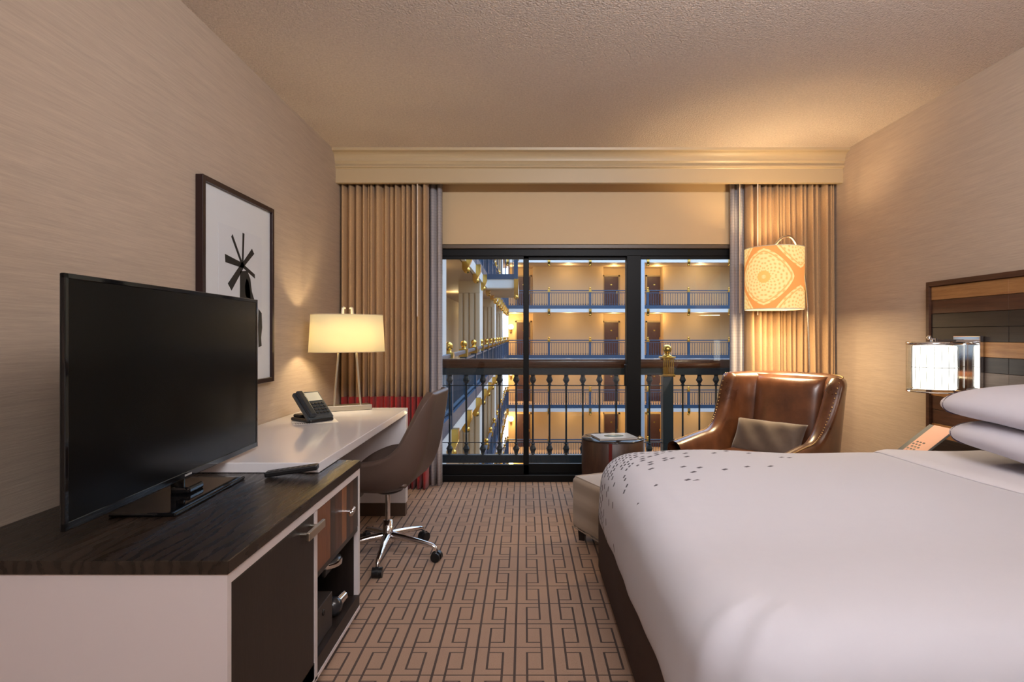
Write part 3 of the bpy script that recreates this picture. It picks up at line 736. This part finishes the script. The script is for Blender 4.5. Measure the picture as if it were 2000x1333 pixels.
fs = [[i*N+k, i*N+(k+1) % N, (i+1)*N+(k+1) % N, (i+1)*N+k] for i in range(nr-1) for k in range(N)]
fs += [[(nr-1)*N+k, (nr-1)*N+(k+1) % N, len(vs)-1] for k in range(N)]
n = NT('duvet_print'); uvn = n.n('ShaderNodeUVMap', _uv_map='unrolled').outputs[0]
X, Y, Z = n.xyz(uvn)
rot = n.map(uvn, (1, 1, 1), (0, 0, 0), (0, 0, math.radians(-38)))
rx, ry, rz = n.xyz(rot)
row = n.math('FLOOR', n.math('DIVIDE', ry, .029)); fv = n.math('FRACT', n.math('DIVIDE', ry, .029))
ux = n.math('ADD', n.math('DIVIDE', rx, .052), n.math('MULTIPLY', row, .37)); colm = n.math('FLOOR', ux); fu = n.math('FRACT', ux)
cmb = n.n('ShaderNodeCombineXYZ'); n.put(cmb.inputs[0], colm); n.put(cmb.inputs[1], row)
wn = n.n('ShaderNodeTexWhiteNoise', _noise_dimensions='2D'); n.put(wn.inputs['Vector'], cmb.outputs[0])
inside = n.math('MULTIPLY', n.math('LESS_THAN', n.math('ABSOLUTE', n.math('SUBTRACT', fu, .5)), .31), n.math('LESS_THAN', n.math('ABSOLUTE', n.math('SUBTRACT', fv, .5)), .27))
ddx = n.math('DIVIDE', n.math('SUBTRACT', X, .34), .50); ddy = n.math('DIVIDE', n.math('SUBTRACT', Y, 3.20), .42)
# sparse scatter reaches farther along the far side than toward the viewer
ddx2 = n.math('MAXIMUM', ddx, n.math('MULTIPLY', ddx, -.15))
r2 = n.math('ADD', n.math('MULTIPLY', ddx2, ddx2), n.math('MULTIPLY', ddy, ddy))
den = n.math('MULTIPLY', 1.7, n.math('POWER', 2.718, n.math('MULTIPLY', r2, -1.25)))
den = n.math('MAXIMUM', den, n.math('MULTIPLY', .07, n.math('LESS_THAN', r2, 4.5)))
msk = n.math('MULTIPLY', inside, n.math('LESS_THAN', wn.outputs[0], den))
cl_ = n.noise(n.coord(), 3.5, 3, .5)
n.set(base=n.mix(msk, (.55, .545, .60), (.035, .026, .045)), rough=.85, sheen=.15); n.bump(cl_, .25, .03)
MT['duvet'] = n.m
me = bpy.data.meshes.new('duvet'); me.from_pydata(vs, [], fs)
bm = bmesh.new(); bm.from_mesh(me); bmesh.ops.recalc_face_normals(bm, faces=bm.faces); bm.to_mesh(me); bm.free()
me.polygons.foreach_set('use_smooth', [True]*len(me.polygons))
ul = me.uv_layers.new(name='unrolled')
for lp_ in me.loops: ul.data[lp_.index].uv = uvs[lp_.vertex_index]
me.materials.append(MT['duvet'])
dv = bpy.data.objects.new('duvet', me); COL.objects.link(dv); solid(dv, .012, -1); subd(dv, 1)
tag(dv, 'white duvet with dark dashes scattered over its foot corner', 'duvet')
# folded-back sheet
def duvet_top(x, y):
    cr_ = .022*(1-(abs(x-cxm)/1.1)**2)*(1-(abs(y-cym)/.95)**2)
    return zt_+max(0, cr_)+wob(x, y)
def fold_sheet(u, v):
    x = lerp(1.80, 2.32, u)+.03*math.sin(v*5+.5)*(1-u); y = lerp(BY0+.04, BY1-.03, v)
    e_ = min(1, min(v, 1-v)/.05); e2 = min(1, u/.05)
    return (x, y, duvet_top(x, y)+.004+.016*math.sqrt(max(0, e2*(2-e2)))*e_-.045*(1-e_)**2)
sh_ = MB().grid(fold_sheet, 14, 40).build('folded_sheet', MT['sheet'], fix=False); solid(sh_, .010, -1); subd(sh_, 1)
tag(sh_, 'white sheet folded back below the pillows', 'sheet')
# pillows
def pillow(name, label, cx, cy, cz, lx, ly, t, rotz=0, tilt=0, m=MT['pillow'], group='bed pillows', cat='pillow', pipe=True, pm_=MT['piping'], ex=4.0):
    th = thing(name, label, cat, (cx, cy, cz), rotz, group)
    def surf(sg):
        def fn(u, v):
            a, b = 2*u-1, 2*v-1
            pin = 1-.07*(a*a)*(1-abs(b)**2)-.0
            x = lx/2*a*(1-.06*(1-b*b)*0+.05*b*b*0)*(1-.05*(1-abs(a)**3)*0); y = ly/2*b
            x *= 1-.05*(1-b**4)*abs(a)**6*0; h_ = (max(0, 1-abs(a)**ex)*max(0, 1-abs(b)**ex))**.5
            wr = .006*math.sin(9*a+4*b)*h_
            return (x*(1-.06*(1-abs(b)**2)*abs(a)**4), y*(1-.05*(1-abs(a)**2)*abs(b)**4), sg*t/2*h_+wr+tilt*a)
        return fn
    mb_ = MB().grid(surf(1), 26, 30).grid(surf(-1), 26, 30)
    o = mb_.build('cover', m, th)
    bmm = bmesh.new(); bmm.from_mesh(o.data); bmesh.ops.remove_doubles(bmm, verts=bmm.verts, dist=.0005); bmesh.ops.recalc_face_normals(bmm, faces=bmm.faces); bmm.to_mesh(o.data); bmm.free()
    if pipe:
        fn = surf(1); fb_ = surf(-1)
        vv_ = .935
        pts = [Vector(fn(k/30, vv_))+Vector((0, 0, .002)) for k in range(31)]
        MB().tube(pts, .003, 6).build('piping', pm_, th)
    return th
def bed_pillow(label, cx, cy, cz, lx, ly, t, rotz, tilt):
    th = thing('pillow', label, 'pillow', (cx, cy, cz), rotz, 'bed pillows')
    def sp(x, e_): return math.copysign(abs(x)**e_, x)
    def fn(u, v):
        th_ = 2*PI*u; ph_ = PI*(v-.5); ct, st = sp(math.cos(th_), .42), sp(math.sin(th_), .42); cp = abs(math.cos(ph_))**.8
        ear = 1+.03*(abs(ct*st))**2*cp
        x, y = lx/2*ct*cp*ear, ly/2*st*cp*ear
        return (x, y, t/2*sp(math.sin(ph_), .95)*(1+.05*math.sin(7*x/lx+5*y/ly))+tilt*x/lx*2+.01*math.sin(6*y/ly))
    o = MB().grid(fn, 64, 24, True).build('cover', MT['pillow'], th)
    pts = []
    for k in range(49):
        a = 2*PI*k/48; xa = .905*math.cos(a); rho = min(1, (abs(xa)**4.76+.82**4.76)**(1/4.76))
        z_ = math.copysign(t/2*max(0, 1-rho**2.5)**.475, math.sin(a))
        pts.append((lx/2*xa*1.012, ly/2*.82, z_*1.05+tilt*xa+.01*math.sin(2.7)))
    MB().tube(pts, .0035, 6).build('piping', MT['piping'], th)
    return th
bed_pillow('white pillow with plum piping, lower of the stack at the headboard', 2.215, 2.37, .785, .50, .94, .165, math.radians(-2), 0.0)
bed_pillow('white pillow with plum piping, on top of the stack at the headboard', 2.225, 2.40, .935, .50, .96, .17, math.radians(3), .02)

# ---------------------------------------------------------------- headboard
HY0, HY1, HX = .69, 3.638, XR-.002
hb = thing('headboard', 'wide headboard of mixed dark and honey wood planks', 'headboard', (HX, 2.16, .3))
hp = [wood('plank_honey', (.22, .095, .032), (.38, .19, .07), .5, (12, 2.5, 40), 1.5, spec=.3), wood('plank_walnut', (.045, .018, .010), (.095, .040, .022), .5, (12, 2.5, 40), 1.5, spec=.3),
      wood('plank_ebony', (.014, .009, .0075), (.032, .021, .017), .5, (12, 2.5, 40), 1.5, spec=.3), wood('plank_grey', (.085, .06, .045), (.15, .11, .085), .5, (12, 2.5, 40), 1.5, spec=.3)]
MB().box(HX-.03, HX, HY0, HY1, .30, 1.576).build('back_board', MT['espresso_v'], hb, True)
MB().box(HX-.062, HX, HY1-.028, HY1, .30, 1.576, .002).build('frame_side', hp[1], hb, True)
MB().box(HX-.062, HX, HY0, HY0+.028, .30, 1.576, .002).build('frame_side', hp[1], hb, True)
MB().box(HX-.062, HX, HY0+.028, HY1-.028, 1.546, 1.576, .002).build('frame_top', hp[1], hb, True)
seq = [0, 1, 2, 2, 0, 2, 3, 0, 1, 1, 0, 2, 1, 2, 0]
for r_, wk in enumerate(seq):
    z1 = 1.544-r_*.083; z0 = z1-.081
    for c_ in range(5):
        ya = lerp(HY1-.03, HY0+.03, c_/5); yb = lerp(HY1-.03, HY0+.03, (c_+1)/5)
        MB().box(HX-.048+random.uniform(-.0015, .0015), HX-.028, yb+.0008, ya-.0008, z0, z1, .001, 1).build('plank', hp[wk], hb, True)

# bedside sconce
def sconce(y, label):
    bx = HX-.052; s_ = thing('bedside_sconce', label, 'wall lamp', (bx, y, 1.08))
    MB().box(bx-.022, bx, y-.10, y+.10, .915, 1.245, .003).build('back_plate', MT['chrome'], s_, True)
    cx = 2.29; z0, z1 = .937, 1.198
    MB().box(cx-.02, bx-.015, y-.012, y+.012, 1.208, 1.226, .003).build('arm', MT['chrome'], s_, True)
    MB().cyl((cx, y, 1.19), (cx, y, 1.232), .014, n=16).ball((cx-.03, y, 1.236), .014).build('knob', MT['chrome'], s_, True)
    MB().lathe([(.134, z1-.002), (.139, z1), (.139, z1+.014), (.10, z1+.016), (.001, z1+.016)], 40, (cx, y, 0)).build('top_rim', MT['chrome'], s_, True)
    o = MB().lathe([(.136, z1), (.136, z0)], 40, (cx, y, 0)).build('glass_drum', MT['glass_lamp'], s_, True)
    MB().tube([(cx+.136*math.cos(k*PI/20), y+.136*math.sin(k*PI/20), z0) for k in range(41)], .0035, 6, False).build('bottom_ring', MT['chrome'], s_, True)
    MB().lathe([(.001, z1-.008), (.100, z1-.008), (.104, z1-.014), (.104, z0+.02), (.100, z0+.014), (.001, z0+.014)], 36, (cx, y, 0)).build('diffuser', MT['sconce_core'], s_, True)
    wr = MB()
    for k in range(20):
        a = 2*PI*k/20; j = .004*math.sin(k*5.1)
        wr.tube([(cx+.107*math.cos(a), y+.107*math.sin(a), z1-.01), (cx+.110*math.cos(a+j*4), y+.110*math.sin(a+j*4), (z0+z1)/2), (cx+.107*math.cos(a), y+.107*math.sin(a), z0+.016)], .0014, 5, False)
    wr.tube([(cx+.109*math.cos(k*PI/16), y+.109*math.sin(k*PI/16), (z0+z1)/2+.004) for k in range(33)], .0016, 5, False)
    wr.build('wire_cage', plain('dark_wire', (.10, .095, .09), .4), s_, True)
    return s_
sconce(3.29, 'glass drum bedside sconce with chrome back plate on the headboard')

# nightstand and booklet
ns = thing('nightstand', 'low wooden nightstand between the bed and the far end of the headboard', 'nightstand', (2.22, 3.42, 0))
MB().box(1.98, 2.475, 3.20, 3.62, .10, .47, .004).build('body', MT['espresso_v'], ns, True)
MB().box(1.965, 2.477, 3.19, 3.63, .47, .495, .003).build('top', hp[0], ns, True)
d_ = MB().box(1.968, 1.98, 3.215, 3.605, .26, .455, .003).build('drawer', hp[1], ns, True)
MB().box(1.955, 1.968, 3.36, 3.46, .35, .365, .003).build('handle', MT['nickel'], ns, True)
for y_ in (3.23, 3.59):
    for x_ in (2.0, 2.455): MB().box(x_-.02, x_+.02, y_-.02, y_+.02, 0, .10).build('leg', MT['black'], ns, True)
bk = thing('guest_folder', 'grey and salmon patterned guest folder propped beside the lower pillow', 'folder', (2.23, 3.30, .495), math.radians(0))
mk_ = Matrix.Translation((0, 0, .150)) @ Matrix.Rotation(math.radians(-38), 4, 'Y')
MB().box(-.23, .14, -.10, .10, -.006, .006, .002, M=mk_).build('cover', plain('folder_grey', (.14, .14, .125), .6), bk)
MB().box(-.23, .14, -.099, .058, .006, .0068, M=mk_).build('salmon_panel', plain('folder_salmon', (.75, .40, .27), .6), bk)
for q in range(5):
    for r_ in range(3): MB().box(-.09+q*.02, -.08+q*.02, -.03+r_*.026+(.012 if q % 2 else 0), -.014+r_*.026+(.012 if q % 2 else 0), .0068, .0074, M=mk_).build('printed_dash', MT['black'], bk)

# ---------------------------------------------------------------- armchair
ac = thing('armchair', 'brown leather wingback armchair with nailhead trim', 'armchair', (1.60, 3.945, 0), math.radians(-50))
HWD, BKY, FRY = .335, .345, -.52
def path(s):
    # plan centre line of arm/back wrap, s in 0..1: left arm front -> back -> right arm front
    r = .16; La = (BKY-r)-FRY; Lc = PI/2*r; Lb = 2*(HWD-r); T = 2*La+2*Lc+Lb; d = s*T
    if d < La: return (-HWD, FRY+d, -1, 0, La-d+Lc)
    d -= La
    if d < Lc: a = PI-d/r; return (-HWD+r+r*math.cos(a), BKY-r+r*math.sin(a), math.cos(a), math.sin(a), Lc-d)
    d -= Lc
    if d < Lb: return (-HWD+r+d, BKY, 0, 1, 0)
    d -= Lb
    if d < Lc: a = PI/2-d/r; return (HWD-r+r*math.cos(a), BKY-r+r*math.sin(a), math.cos(a), math.sin(a), d)
    d -= Lc
    return (HWD, BKY-r-d, 1, 0, Lc+d)
def ztop(f):
    # f: forward distance from the back corner along the wrap
    if f <= .26: return .985-.01*(f/.26)
    if f <= .62:
        t = (f-.26)/.36; return lerp(.975, .585, 1-(1-t)**2.6)
    return lerp(.585, .553, min(1, (f-.62)/.3))
NU = 120
def wrap(u, v):
    x, y, nx, ny, f = path(u); zt = ztop(f); z0 = .17
    T = .052 if f > .4 else lerp(.052, .062, 1-f/.4)
    # closed profile: bottom outer -> up outer -> round top -> down inner -> bottom
    a = v
    if a < .4: o_, z = T, lerp(z0, zt-T, a/.4)
    elif a < .6:
        b = (a-.4)/.2*PI; o_, z = T*math.cos(b), zt-T+T*math.sin(b)
    else: o_, z = -T, lerp(zt-T, z0, (a-.6)/.4)
    rec = max(0, z-.42)
    backness = smooth01(1-f/.35)
    fl = .10*rec*(1-backness)+.0
    px = x+nx*(o_+fl); py = y+ny*(o_+fl)+rec*.17*backness+.03*backness*smooth01((z-.8)/.2)
    if f > .26 and f < .7 and z > .6: px += nx*.0
    return (px, py, z)
o = MB().grid(wrap, NU, 34).build('back_and_arms', MT['leather'], ac, fix=False)
bmm = bmesh.new(); bmm.from_mesh(o.data); bmesh.ops.holes_fill(bmm, edges=[e_ for e_ in bmm.edges if e_.is_boundary], sides=80); bmesh.ops.recalc_face_normals(bmm, faces=bmm.faces); bmm.to_mesh(o.data); bmm.free()
# padded inner back
def inner(u, v):
    x = lerp(-.255, .255, u); z = lerp(.44, .965, v); rec = max(0, z-.42)
    e_ = (1-abs(2*u-1)**5)*(1-abs(2*v-1)**7)
    return (x, BKY-.055+rec*.17-.075*e_**.6, z)
o = MB().grid(inner, 20, 20).build('back_cushion', MT['leather'], ac, fix=False); solid(o, .02, -1)
MB().box(-HWD+.05, HWD-.05, FRY-.03, BKY-.06, .29, .46, .05, 4).build('seat_cushion', MT['leather'], ac)
MB().box(-HWD+.02, HWD-.02, FRY+.02, BKY, .16, .30, .02).build('seat_base', MT['leather'], ac)
for x_ in (-.31, .31):
    for y_ in (-.37, .31): MB().tube([(x_, y_, .17), (x_*1.02, y_*1.04, 0)], [.028, .017], 8).build('leg', MT['espresso_v'], ac)
nh = MB()
for side in (0, 1):
    for k in range(70):
        s_ = .02+.40*k/69; s_ = s_ if side == 0 else 1-s_
        p = Vector(wrap(s_, .46)); q = Vector(wrap(s_, .5)); nh.ball(p*.6+q*.4+(p-Vector(wrap(s_, .54))).normalized()*.006, .0055, 6, 4)
o = nh.build('nailhead_trim', plain('antique_brass', (.55, .36, .16), .3, 1.0), ac, fix=False); o['kind'] = 'stuff'
lc = pillow('lumbar_cushion', 'brown suede lumbar cushion on the leather armchair', 1.665, 4.045, .535, .50, .27, .12, math.radians(-50), 0, MT['suede'], None, 'cushion', False)
lc.rotation_euler = (math.radians(62), 0, math.radians(-50))

# ---------------------------------------------------------------- floor lamp
FX, FLY = 1.863, 4.40
fl = thing('floor_lamp', 'arched floor lamp with orange medallion drum shade', 'lamp', (2.17, 4.50, 0))
n = NT('medallion_print'); uvn = n.n('ShaderNodeUVMap', _uv_map='wrap').outputs[0]; X, Y, Z = n.xyz(uvn)
fx = n.math('ABSOLUTE', n.math('SUBTRACT', n.math('FRACT', n.math('ADD', n.math('DIVIDE', X, .56), .5)), .5))
fz = n.math('ABSOLUTE', n.math('SUBTRACT', n.math('FRACT', n.math('ADD', n.math('DIVIDE', Y, .535), .5)), .5))
def pn(a, b):
    return n.math('POWER', n.math('ADD', n.math('POWER', a, 1.35), n.math('POWER', b, 1.35)), 1/1.35)
dA = pn(fx, fz); dB = pn(n.math('SUBTRACT', .5, fx), n.math('SUBTRACT', .5, fz))
selA = n.math('LESS_THAN', dA, dB); dd = n.math('MINIMUM', dA, dB)
lx_ = n.math('ADD', n.math('MULTIPLY', selA, fx), n.math('MULTIPLY', n.math('SUBTRACT', 1, selA), n.math('SUBTRACT', .5, fx)))
lz_ = n.math('ADD', n.math('MULTIPLY', selA, fz), n.math('MULTIPLY', n.math('SUBTRACT', 1, selA), n.math('SUBTRACT', .5, fz)))
ang = n.math('ARCTAN2', lz_, lx_); rad = n.math('SQRT', n.math('ADD', n.math('MULTIPLY', lx_, lx_), n.math('MULTIPLY', lz_, lz_)))
pet = n.math('SINE', n.math('MULTIPLY', ang, 16)); rings = n.math('SINE', n.math('MULTIPLY', rad, 95))
pm2 = n.math('MULTIPLY', n.math('MULTIPLY', pet, rings), .5)
band = n.math('GREATER_THAN', dd, .385); line = n.math('LESS_THAN', n.math('ABSOLUTE', n.math('SUBTRACT', dd, .345)), .010)
core = n.math('LESS_THAN', n.math('ABSOLUTE', n.math('SUBTRACT', rad, .055)), .028)
orn = n.math('MULTIPLY', n.math('MAXIMUM', pm2, 0), 1.9)
colr = n.mix(orn, (1.0, .74, .30), (.90, .42, .10)); colr = n.mix(core, colr, (.98, .50, .12)); colr = n.mix(line, colr, (.93, .46, .13)); colr = n.mix(band, colr, (.92, .33, .075))
n.set(base=n.mix(.5, colr, (.3, .15, .06)), rough=.8, emis=colr, estr=.36); MT['medallion'] = n.m
RS, ZS0, ZS1 = .208, 1.442, 1.895
NS = 64; vs = []; fs = []; uv_ = []
for j, z in enumerate((ZS0, (ZS0+ZS1)/2, ZS1)):
    for k in range(NS+1):
        a = 2*PI*k/NS-PI/2+PI; vs.append((FX+RS*math.cos(a), FLY+RS*math.sin(a), z)); uv_.append(((2*PI*k/NS-PI)*RS+.154, z-1.672))
for j in range(2):
    for k in range(NS): fs.append([j*(NS+1)+k, j*(NS+1)+k+1, (j+1)*(NS+1)+k+1, (j+1)*(NS+1)+k])
mb = MB().add(vs, fs, True); o = mb.build('shade', MT['medallion'], fl, True, fix=False)
ul = o.data.uv_layers.new(name='wrap')
for lp_ in o.data.loops: ul.data[lp_.index].uv = uv_[lp_.vertex_index]
MB().lathe([(RS-.004, ZS0+.002), (RS-.004, ZS1-.002)], 48, (FX, FLY, 0)).build('lining', MT['lining'], fl, True)
rg = MB().tube([(FX+RS*math.cos(k*PI/24), FLY+RS*math.sin(k*PI/24), ZS0) for k in range(49)], .003, 6, False).tube([(FX+RS*math.cos(k*PI/24), FLY+RS*math.sin(k*PI/24), ZS1) for k in range(49)], .003, 6, False)
rg.build('shade_ring', plain('cream_ring', (.8, .7, .5), .5), fl, True)
MB().lathe([(.001, ZS0+.055), (.19, ZS0+.055), (.19, ZS0+.06)], 32, (FX, FLY, 0)).build('diffuser', glow('diffuser_glow', (1, .86, .62), 1.6), fl, True)
arc = [(2.205, 4.55, 0.02), (2.20, 4.55, .6), (2.19, 4.54, 1.1), (2.165, 4.52, 1.55), (2.115, 4.49, 1.80), (2.06, 4.46, 1.93), (2.00, 4.43, 1.99), (1.935, 4.405, 1.985), (1.885, 4.40, 1.945), (1.863, 4.40, 1.90), (1.863, 4.40, 1.80)]
def catmull(P, m=6):
    out = []
    for i in range(len(P)-1):
        p0, p1, p2, p3 = [Vector(P[max(0, min(len(P)-1, i+d))]) for d in (-1, 0, 1, 2)]
        for k in range(m):
            f = k/m; out.append(.5*((2*p1)+(-p0+p2)*f+(2*p0-5*p1+4*p2-p3)*f*f+(-p0+3*p1-3*p2+p3)*f**3))
    return out+[Vector(P[-1])]
MB().tube(catmull(arc), .0095, 10).build('pole', plain('satin_nickel', (.78, .68, .56), .25, 1.0), fl, True)
MB().lathe([(.001, 0), (.14, 0), (.14, .018), (.02, .026), (.001, .026)], 32, (2.205, 4.55, 0)).build('base', MT['nickel'], fl, True)
MB().ball((FX, FLY, 1.68), .035, 12, 8).cyl((FX, FLY, 1.70), (FX, FLY, 1.82), .015, n=12).build('bulb', MT['bulb'], fl, True)
light('floor_lamp_light', 'POINT', (FX, FLY, 1.74), 17, (1.0, .72, .38), .05)
light('floor_lamp_down', 'AREA', (FX, FLY, 1.445), 9, (1.0, .74, .42), .28)

# ---------------------------------------------------------------- drum table, magazine, ottoman
dt = thing('drum_table', 'dark wood drum side table with red seam beside the armchair', 'side table', (.66, 4.43, 0))
MB().lathe([(.001, 0), (.215, 0), (.225, .01), (.231, .25), (.231, .475), (.226, .48), (.001, .48)], 56).build('drum', MT['drum'], dt)
MB().lathe([(.001, .481), (.229, .481), (.231, .478), (.231, .470)], 56).build('top_disc', plain('dark_glass_top', (.02, .016, .016), .08), dt)
aa = math.radians(-102)
MB().box(-.012, .012, -.008, .002, .01, .474, M=Matrix.Rotation(aa+PI/2, 4, 'Z') @ Matrix.Translation((0, -.229, 0))).build('red_seam', MT['drum_red'], dt)
mg = thing('magazine', 'grey picture magazine lying on the drum table', 'magazine', (.665, 4.40, .482), math.radians(12))
MB().box(-.145, .145, -.105, .105, .0005, .014, .002).build('pages', plain('magazine_paper', (.55, .50, .46), .5), mg)
MB().box(-.147, .147, -.107, .107, .014, .016).build('cover', plain('magazine_cover', (.42, .43, .44), .25), mg)
MB().lathe([(.001, .0162), (.075, .0162), (.075, .0166), (.001, .0166)], 24, sx=1, sy=.75).build('cover_picture', plain('magazine_green', (.12, .16, .14), .25), mg)
ot = thing('ottoman', 'beige striped upholstered ottoman at the foot corner of the bed', 'ottoman', (.285, 3.62, 0), math.radians(24))
OT = MB().box(0, .52, -.37, 0, .075, .385, .03, 4)
OT.build('body', MT['ottoman'], ot)
pp = [(.02, -.02), (.5, -.02), (.5, -.35), (.02, -.35), (.02, -.02)]
MB().tube([(x_, y_, .384) for x_, y_ in pp], .0045, 6).build('top_piping', MT['ottoman'], ot)
MB().tube([(x_*1.0+(.0 if x_ > .1 else -.018), y_, .08) for x_, y_ in pp], .004, 6).build('bottom_piping', MT['ottoman'], ot)
for x_ in (.05, .47):
    for y_ in (-.05, -.32): MB().tube([(x_, y_, .08), (x_, y_, 0)], [.032, .024], 4).build('foot', MT['espresso_v'], ot)
